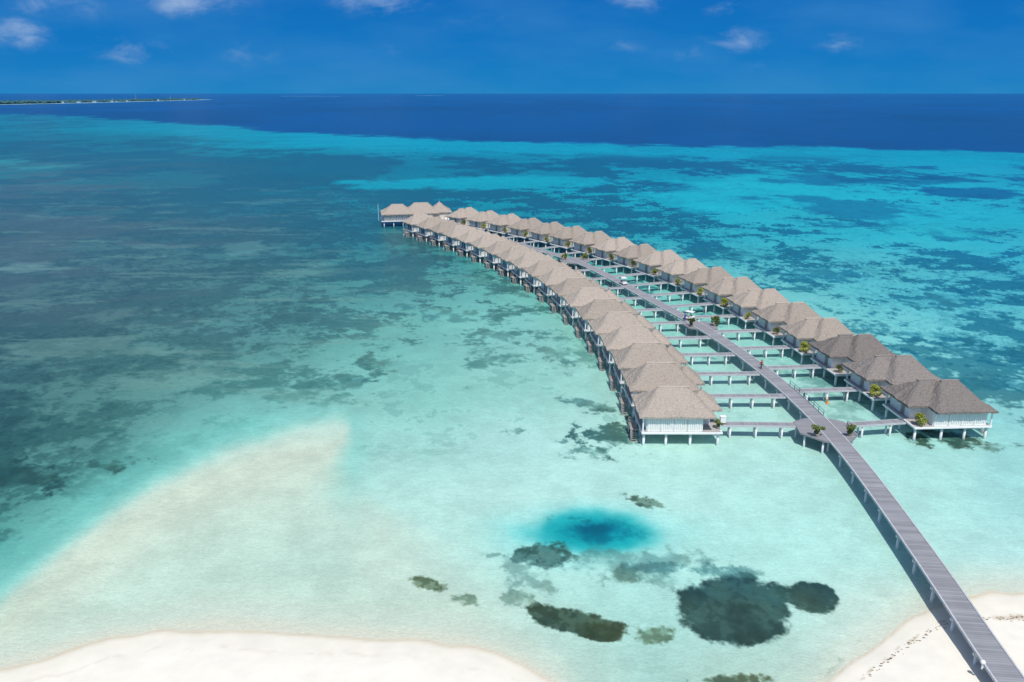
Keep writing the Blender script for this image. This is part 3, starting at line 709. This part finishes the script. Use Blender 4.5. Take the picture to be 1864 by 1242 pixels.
put_shrub(0,(h3.x-3.2,h3.y+.6,2.2),'yellow green shrub on the left edge of the far round landing',1.0,5)
put_shrub(0,(h3.x+3.0,h3.y+1.2,2.2),'yellow green shrub on the right edge of the far round landing',1.0,5.5)
# ---- far pavilion
pv=W(757,410,0); pr=empty('pavilion',(pv.x,pv.y+3,0),.18)
tag(pr,'large thatched pavilion with several ridges at the far end of the boardwalk','pavilion')
prect=[(-14,-1,-6.5,6.5,3.4,1.5),(-5,9,-5.5,7.5,3.7,1.5),(5,14,-3.5,8.5,3.9,1.3)]
MB().box(-14,14,-6,7.5,ZP,ZF).build('platform',M['white'],pr)
MB().box(-13,5,-5,6.5,ZF,ZE).box(5.003,12.5,-3,7,ZF,ZE-.003).build('wall',M['beige'],pr)
for a in np.arange(-12.8,4,2.4): screen_mb(a,a+2.1,-5,ZF+.05,ZE-.1).build('louvred_screen',M['panel'],pr)
for a in np.arange(-4.6,5,2.4): screen_mb(a,a+2.1,-13,ZF+.05,ZE-.1,'y').build('louvred_screen',M['panel'],pr)
pavp=MB().tube((0,0,-1),(0,0,ZP-.02),.19,.19,8).mesh('pile',M['pile'],smooth=True)
for a in np.arange(-13,14,3.7):
    for b_ in (-5.4,.5,6.4):
        o=link('pile',pavp,pr); o.location=(a,b_,0)
rf=link('roof',roof_mesh('roof',prect,ZE+.05,M['thatch'],.5),pr)
for r_ in prect: ridge_mb(r_,ZE+.05).build('ridge_cap',M['ridge'],rf)
fp=empty('flagpole',(pv.x-14.5,pv.y-1,ZF)); MB().tube((0,0,-.3),(0,0,6.2),.09,.05,6).build('pole',M['white'],fp); MB().ell((0,0,6.25),(.1,.1,.1),6,4).build('finial',M['steel'],fp)
tag(fp,'thin white flagpole at the left corner of the far pavilion','flagpole')
# ---- golf buggies
def make_buggy():
    r=empty('golf_buggy')
    b_=MB().box(-.6,.6,-1.15,1.15,.35,.55).box(-.55,.55,-1.15,-.3,.55,.85)
    n0=len(b_.v); b_.v+=[(-.55,.7,.55),(.55,.7,.55),(.5,1.2,.5),(-.5,1.2,.5),(-.5,.72,1.0),(.5,.72,1.0),(.45,1.12,.72),(-.45,1.12,.72)]
    b_.f+=[tuple(n0+i for i in q_) for q_ in ((0,3,2,1),(4,5,6,7),(0,1,5,4),(1,2,6,5),(2,3,7,6),(3,0,4,7))]
    b_.build('body',M['white'],r)
    MB().box(-.62,.62,-1.1,.75,1.82,1.9).box(-.5,.5,-.95,.6,1.9,1.94).build('canopy',M['white'],r)
    for a in (-.55,.55):
        for c,d_ in ((-1.0,-1.0),(.72,.6)): MB().tube((a,c,.6),(a,d_,1.82),.025,.025,5).build('canopy_post',M['steel'],r)
    MB().box(-.5,.5,-.35,.1,.7,.85).box(-.5,.5,-.45,-.33,.85,1.3).build('seat',M['pot'],r)
    MB().tube((-.25,.65,.9),(-.25,.45,1.1),.02).ell((-.25,.43,1.12),(.17,.05,.17),10,6).build('steering_wheel',M['rubber'],r)
    for a in (-.55,.55):
        for c in (-.8,.85):
            w_=MB().tube((a-.08,c,.23),(a+.08,c,.23),.23,.23,12).build('wheel',M['rubber'],r); MB().tube((a-.09,c,.23),(a+.09,c,.23),.11,.11,8).build('rim',M['steel'],w_)
    return r
bg=make_buggy(); q_=W(1254,582,2.2); b2=copy_tree(bg)
bg.location=(q_.x,q_.y,2.2); bg.rotation_euler=(0,0,.9); tag(bg,'white golf buggy stopped on the boardwalk beside the middle landing','buggy','golf buggies on the boardwalk')
q_=W(1146,518,2.2); p_,tv=cl_at(q_.y); b2.location=(p_.x-.3,p_.y,2.2); b2.rotation_euler=(0,0,math.atan2(-tv.x,tv.y)); tag(b2,'white golf buggy farther up the boardwalk, between the middle and far landings','buggy','golf buggies on the boardwalk')
# ---- people
def skinned(name,pts,edges,rad,mat,parent,lvl=1):
    me=bpy.data.meshes.new(name); me.from_pydata(pts,edges,[]); me.materials.append(mat); o=link(name,me,parent)
    md=o.modifiers.new('skin','SKIN'); md.use_smooth_shade=True
    if not me.skin_vertices: return o
    for i_,r_ in enumerate(rad): me.skin_vertices[0].data[i_].radius=(r_,r_)
    me.skin_vertices[0].data[0].use_root=True
    s_=o.modifiers.new('sub','SUBSURF'); s_.levels=lvl; s_.render_levels=lvl; return o
def make_person(loc,rz,top,bottom,label,step=.18):
    r=empty('person',loc,rz); s_=step
    P=[(0,0,.95),(0,0,1.2),(0,0,1.42),(0,.01,1.52),(0,.02,1.6),(0,.03,1.7),
       (-.18,0,1.40),(-.24,s_*.6,1.13),(-.24,s_+.08,.90),(-.24,s_+.12,.80),(.18,0,1.40),(.24,-s_*.6,1.13),(.24,-s_,.90),(.24,-s_+.02,.80),
       (-.09,0,.88),(-.10,-s_*.4,.5),(-.10,-s_-.05,.09),(-.10,-s_+.1,.04),(.09,0,.88),(.10,s_+.02,.5),(.10,s_+.02,.08),(.10,s_+.18,.04)]
    E=[(0,1),(1,2),(2,3),(3,4),(4,5),(2,6),(6,7),(7,8),(8,9),(2,10),(10,11),(11,12),(12,13),(0,14),(14,15),(15,16),(16,17),(0,18),(18,19),(19,20),(20,21)]
    R=[.13,.12,.13,.055,.10,.085,.06,.042,.032,.03,.06,.042,.032,.03,.085,.06,.04,.035,.085,.06,.04,.035]
    skinned('body',P,E,R,M['skin'],r)
    skinned('shirt',[P[0],P[1],P[2],P[6],P[7],P[10],P[11]],[(0,1),(1,2),(2,3),(3,4),(2,5),(5,6)],[.155,.15,.16,.085,.065,.085,.065],top,r)
    skinned('trousers',[(0,0,.93),P[14],P[15],P[18],P[19],P[16],P[20]],[(0,1),(1,2),(0,3),(3,4),(2,5),(4,6)],[.15,.11,.08,.11,.08,.06,.06],bottom,r)
    MB().ell((0,.0,1.70),(.105,.115,.10),10,6).build('hair',M['hair'],r,smooth=True)
    tag(r,label,'person'); return r
q_=W(1377,672,2.2); p_,tv=cl_at(q_.y); make_person((p_.x-.2,p_.y,2.2),.5,M['red'],M['darkcloth'],'person in a red top walking along the boardwalk past the third left villa')
q_=W(1246,582,2.2); make_person((q_.x-.2,q_.y-1.2,2.2),1.0,M['blue'],M['blue'],'person in blue clothes standing beside the white buggy at the middle landing')
x_,y_,rz=rowL[0]; ct=empty('service_cart',(x_+7.1,h1.y+2.75,2.14))
MB().box(-.4,.4,-.3,.3,.2,1.15).build('body',M['white'],ct); MB().box(-.45,.45,-.35,.35,1.15,1.22).build('lid',M['panel'],ct)
MB().tube((.4,-.25,.9),(.6,-.25,1.1),.02).tube((.4,.25,.9),(.6,.25,1.1),.02).tube((.6,-.25,1.1),(.6,.25,1.1),.02).build('handle',M['steel'],ct)
for a in (-.3,.3):
    for c in (-.25,.25): MB().tube((a,c-.03,.1),(a,c+.03,.1),.1,.1,10).build('wheel',M['rubber'],ct)
tag(ct,'small white service cart on the footbridge beside the nearest left villa','cart')
q_=W(1506,735,0); mk=empty('marker_buoy',(q_.x,q_.y,0)); MB().ell((0,0,.05),(.32,.32,.25),12,6).build('float',M['orange'],mk,smooth=True); MB().tube((0,0,.2),(0,0,1.2),.13,.07,8).build('post',M['orange'],mk)
tag(mk,'small orange marker buoy floating between two footbridges of the right row','buoy')
p_,tv=cl_at(W(1792,1215,2.2).y); lm=empty('bollard_lamp',(p_.x-tv.y*1.6,p_.y+tv.x*1.6,1.9)); MB().tube((0,0,0),(0,0,.55),.07,.07,8).build('post',M['white'],lm); MB().ell((0,0,.7),(.22,.22,.2),12,6).build('lamp_globe',M['white'],lm,smooth=True); MB().box(-.05,.35,-.05,.05,0.1,.2).build('bracket',M['steel'],lm)
tag(lm,'white globe lamp fixed to the left edge of the boardwalk over the beach','lamp')
# ================================================================ FAR ISLANDS
def islpt(t_):
    a=W(-140,193.5); b_=W(150,187.8); c=W(385,181.6)
    return (a.lerp(b_,t_*2) if t_<.5 else b_.lerp(c,t_*2-1))
M['fartree']=noisy('hazy_tree_canopy',(.02,.09,.11,1),(.05,.14,.14,1),.03,.9)  # tree and sand colours of the far land carry painted bluish distance haze
M['farsand']=noisy('hazy_far_sand',(.10,.27,.36,1),(.26,.38,.43,1),.012,.9)
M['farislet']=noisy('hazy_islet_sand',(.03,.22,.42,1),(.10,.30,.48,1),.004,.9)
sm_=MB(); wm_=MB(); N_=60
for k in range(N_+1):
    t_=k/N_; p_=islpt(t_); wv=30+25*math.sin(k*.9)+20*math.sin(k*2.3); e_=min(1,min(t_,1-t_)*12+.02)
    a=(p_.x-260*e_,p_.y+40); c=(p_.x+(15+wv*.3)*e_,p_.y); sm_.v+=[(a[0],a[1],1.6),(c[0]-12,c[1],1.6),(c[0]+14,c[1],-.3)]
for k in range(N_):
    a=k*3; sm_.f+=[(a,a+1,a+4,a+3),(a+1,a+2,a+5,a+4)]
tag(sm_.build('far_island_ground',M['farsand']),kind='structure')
rg=random.Random(5)
for k in range(1500):
    t_=rg.random()**1.25*.97; p_=islpt(t_); 
    dens=.5+.5*math.sin(t_*37)+.35*math.sin(t_*90+1)
    if t_>.25 and rg.random()>dens*.6+.3: continue
    r_=rg.uniform(9,17)*(1-.3*t_); cx=p_.x-rg.uniform(5,200); cy=p_.y+rg.uniform(-30,30); hh=rg.uniform(4,11)*(1-.25*t_)
    n0=len(wm_.v); wm_.ell((cx,cy,hh),(r_,r_,r_*.55),6,4)
    for j in range(n0,len(wm_.v)):
        a,b_,c=wm_.v[j]; wm_.v[j]=(a+rg.uniform(-2,2),b_+rg.uniform(-2,2),c+rg.uniform(-1.6,1.6))
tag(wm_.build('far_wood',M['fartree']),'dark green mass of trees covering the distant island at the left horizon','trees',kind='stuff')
M['farwhite']=noisy('hazy_white_wall',(.28,.44,.54,1),(.42,.54,.60,1),.05)  # white walls and roofs dimmed and blued: distance haze in the base colour
M['farroof']=noisy('hazy_roof',(.16,.30,.40,1),(.28,.40,.48,1),.05)
desc=['leftmost','second from the left','third from the left','fourth from the left','fifth from the left','sixth from the left','seventh from the left','rightmost']
def isl_at(px_):
    t_=0
    for q1 in np.linspace(0,1,400):
        pp=islpt(q1)
        if chart(pp.x,pp.y)[0]<px_: t_=q1
    return islpt(t_)
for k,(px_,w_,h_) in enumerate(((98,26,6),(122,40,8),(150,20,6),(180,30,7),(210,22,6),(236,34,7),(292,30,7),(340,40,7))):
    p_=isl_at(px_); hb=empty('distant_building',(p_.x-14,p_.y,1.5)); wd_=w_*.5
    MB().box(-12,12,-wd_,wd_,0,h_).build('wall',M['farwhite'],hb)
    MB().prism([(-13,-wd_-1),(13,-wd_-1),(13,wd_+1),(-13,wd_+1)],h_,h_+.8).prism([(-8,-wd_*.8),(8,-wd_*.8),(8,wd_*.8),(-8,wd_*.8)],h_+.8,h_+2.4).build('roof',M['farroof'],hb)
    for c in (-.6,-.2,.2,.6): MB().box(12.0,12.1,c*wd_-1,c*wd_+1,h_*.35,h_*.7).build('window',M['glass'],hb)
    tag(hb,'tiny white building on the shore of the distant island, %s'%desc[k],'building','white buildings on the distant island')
for k,(px_,h_) in enumerate(((265,46),(326,34),(224,26))):
    p_=isl_at(px_); mt=empty('radio_mast',(p_.x-60,p_.y,1.5)); mb=MB()
    for a,b_ in ((-2,-2),(2,-2),(2,2),(-2,2)): mb.tube((a,b_,0),(a*.3,b_*.3,h_),.45,.3,4)
    for z_ in np.arange(4,h_,6):
        s_=2*(1-.7*z_/h_); mb.tube((-s_,-s_,z_),(s_,-s_,z_+3),.25,.25,4).tube((s_,-s_,z_),(s_,s_,z_+3),.25,.25,4)
    mb.build('lattice',M['farroof'],mt); MB().tube((0,0,h_),(0,0,h_+6),.3,.2,5).build('antenna',M['farroof'],mt)
    tag(mt,['tall radio mast rising over the distant island','shorter radio mast right of the tall one on the distant island','shortest mast left of the tall one on the distant island'][k],'mast','masts on the distant island')
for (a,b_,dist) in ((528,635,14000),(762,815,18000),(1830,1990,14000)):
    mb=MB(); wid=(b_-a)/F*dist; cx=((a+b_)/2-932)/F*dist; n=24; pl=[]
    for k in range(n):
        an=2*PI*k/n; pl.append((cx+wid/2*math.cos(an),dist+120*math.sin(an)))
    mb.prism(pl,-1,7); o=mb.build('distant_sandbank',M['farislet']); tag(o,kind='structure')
# ================================================================ SKY, SUN, CAMERA
sd=Vector((.16,-.985,0)).normalized(); el=math.radians(60); S_=Vector((sd.x*math.cos(el),sd.y*math.cos(el),math.sin(el)))
sl_=bpy.data.lights.new('sun','SUN'); sl_.energy=3.8; sl_.angle=math.radians(.53); sl_.color=(1,.965,.91)
so=bpy.data.objects.new('sun',sl_); C.objects.link(so); so.rotation_euler=S_.to_track_quat('Z','Y').to_euler(); so.location=(0,0,200)
w=bpy.data.worlds.new('World'); bpy.context.scene.world=w; w.use_nodes=True; t=w.node_tree; N=t.nodes; K=t.links; N.clear()
out=N.new('ShaderNodeOutputWorld'); bg1=N.new('ShaderNodeBackground'); bg2=N.new('ShaderNodeBackground'); mx=N.new('ShaderNodeMixShader')
sky=N.new('ShaderNodeTexSky'); sky.sky_type='NISHITA'; sky.sun_disc=False; sky.sun_elevation=el; sky.sun_rotation=math.atan2(sd.x,sd.y); sky.air_density=1.0; sky.dust_density=1.0
K.new(sky.outputs[0],bg1.inputs[0]); bg1.inputs[1].default_value=.13
tc=N.new('ShaderNodeTexCoord'); sx=N.new('ShaderNodeSeparateXYZ'); K.new(tc.outputs['Generated'],sx.inputs[0])
ya=mth('MAXIMUM',sx.outputs['Y'],.05)
qx=mth('DIVIDE',sx.outputs['X'],ya); qz=mth('DIVIDE',sx.outputs['Z'],ya)
cv=N.new('ShaderNodeCombineXYZ'); K.new(qx,cv.inputs[0]); K.new(qz,cv.inputs[1])
ramp=N.new('ShaderNodeValToRGB'); rp=ramp.color_ramp; rp.elements[0].position=0; rp.elements[0].color=L3(32,130,194); rp.elements[1].position=1; rp.elements[1].color=L3(16,106,187)
e_=rp.elements.new(.35); e_.color=L3(22,120,193)
mr=N.new('ShaderNodeMapRange'); mr.inputs['From Min'].default_value=0; mr.inputs['From Max'].default_value=.12; K.new(sx.outputs['Z'],mr.inputs['Value']); K.new(mr.outputs[0],ramp.inputs['Fac'])
nh=N.new('ShaderNodeTexNoise'); nh.inputs['Scale'].default_value=5; nh.inputs['Detail'].default_value=5; mph=N.new('ShaderNodeMapping'); mph.inputs['Scale'].default_value=(1,3.5,1); K.new(cv.outputs[0],mph.inputs['Vector']); K.new(mph.outputs[0],nh.inputs['Vector'])
hm=N.new('ShaderNodeMapRange'); hm.inputs['From Min'].default_value=.40; hm.inputs['From Max'].default_value=.72; hm.inputs['To Max'].default_value=.28; K.new(nh.outputs['Fac'],hm.inputs['Value'])
hz_=N.new('ShaderNodeMix'); hz_.data_type='RGBA'; hz_.inputs['B'].default_value=L3(84,150,208); K.new(hm.outputs[0],hz_.inputs['Factor']); K.new(ramp.outputs[0],hz_.inputs['A'])
nz=N.new('ShaderNodeTexNoise'); nz.inputs['Scale'].default_value=22; nz.inputs['Detail'].default_value=8; nz.inputs['Roughness'].default_value=.62; nz.inputs['Distortion'].default_value=.4; mpn=N.new('ShaderNodeMapping'); mpn.inputs['Scale'].default_value=(1,2.0,1); K.new(cv.outputs[0],mpn.inputs['Vector']); K.new(mpn.outputs[0],nz.inputs['Vector'])
tot=None
for (px_,py_,rx_,ry_,am) in ((34,60,76,32,.95),(345,0,125,36,1.0),(110,8,120,30,.6),(680,2,115,30,.85),(235,92,95,32,.6),(450,95,95,28,.45),(1340,72,66,28,.75),(1318,18,44,20,.7),(1525,80,66,20,.62),(1155,2,70,24,.65),(1140,85,50,18,.42),(705,92,48,16,.38),(1250,95,64,20,.42),(1400,120,84,16,.32),(900,40,120,18,.25)):
    a=(px_-932)/F; b_=(621-py_)/F; yy=cp+b_*sp; zz=-sp+b_*cp; Q=(a/yy,zz/yy)
    sb=N.new('ShaderNodeVectorMath'); sb.operation='SUBTRACT'; K.new(cv.outputs[0],sb.inputs[0]); sb.inputs[1].default_value=(Q[0],Q[1],0)
    ml=N.new('ShaderNodeVectorMath'); ml.operation='MULTIPLY'; K.new(sb.outputs[0],ml.inputs[0]); ml.inputs[1].default_value=(F/rx_,F/ry_,0)
    ln=N.new('ShaderNodeVectorMath'); ln.operation='LENGTH'; K.new(ml.outputs[0],ln.inputs[0])
    r_=N.new('ShaderNodeMapRange'); r_.interpolation_type='SMOOTHSTEP'; r_.inputs['From Min'].default_value=1.3; r_.inputs['From Max'].default_value=0; r_.inputs['To Max'].default_value=am; K.new(ln.outputs['Value'],r_.inputs['Value'])
    tot=r_.outputs[0] if tot is None else mth('MAXIMUM',tot,r_.outputs[0])
cs_=mth('ADD',tot,mth('MULTIPLY',mth('SUBTRACT',nz.outputs['Fac'],.5),2.8))
cm=N.new('ShaderNodeMapRange'); cm.interpolation_type='SMOOTHSTEP'; cm.inputs['From Min'].default_value=.1; cm.inputs['From Max'].default_value=1.8; cm.inputs['To Max'].default_value=.8; K.new(cs_,cm.inputs['Value'])
gate=mth('MINIMUM',mth('MULTIPLY',tot,1.5),1.0)
cf_=mth('MULTIPLY',cm.outputs[0],gate)
cmx=N.new('ShaderNodeMix'); cmx.data_type='RGBA'; cmx.inputs['B'].default_value=L3(160,186,222); K.new(cf_,cmx.inputs['Factor']); K.new(hz_.outputs['Result'],cmx.inputs['A'])
K.new(cmx.outputs['Result'],bg2.inputs[0]); bg2.inputs[1].default_value=1.0
fm=N.new('ShaderNodeMapRange'); fm.interpolation_type='SMOOTHSTEP'; fm.inputs['From Min'].default_value=.15; fm.inputs['From Max'].default_value=.5; K.new(sx.outputs['Z'],fm.inputs['Value'])
K.new(fm.outputs[0],mx.inputs[0]); K.new(bg2.outputs[0],mx.inputs[1]); K.new(bg1.outputs[0],mx.inputs[2]); K.new(mx.outputs[0],out.inputs[0])
cam=bpy.data.cameras.new('camera'); cam.lens=28.0; cam.sensor_width=36; cam.clip_start=.5; cam.clip_end=300000
co_=bpy.data.objects.new('camera',cam); C.objects.link(co_); co_.location=(0,0,H); co_.rotation_euler=(PI/2-PITCH,0,0)
sc=bpy.context.scene; sc.camera=co_
sc.view_settings.view_transform='Standard'; sc.view_settings.look='None'; sc.view_settings.exposure=0
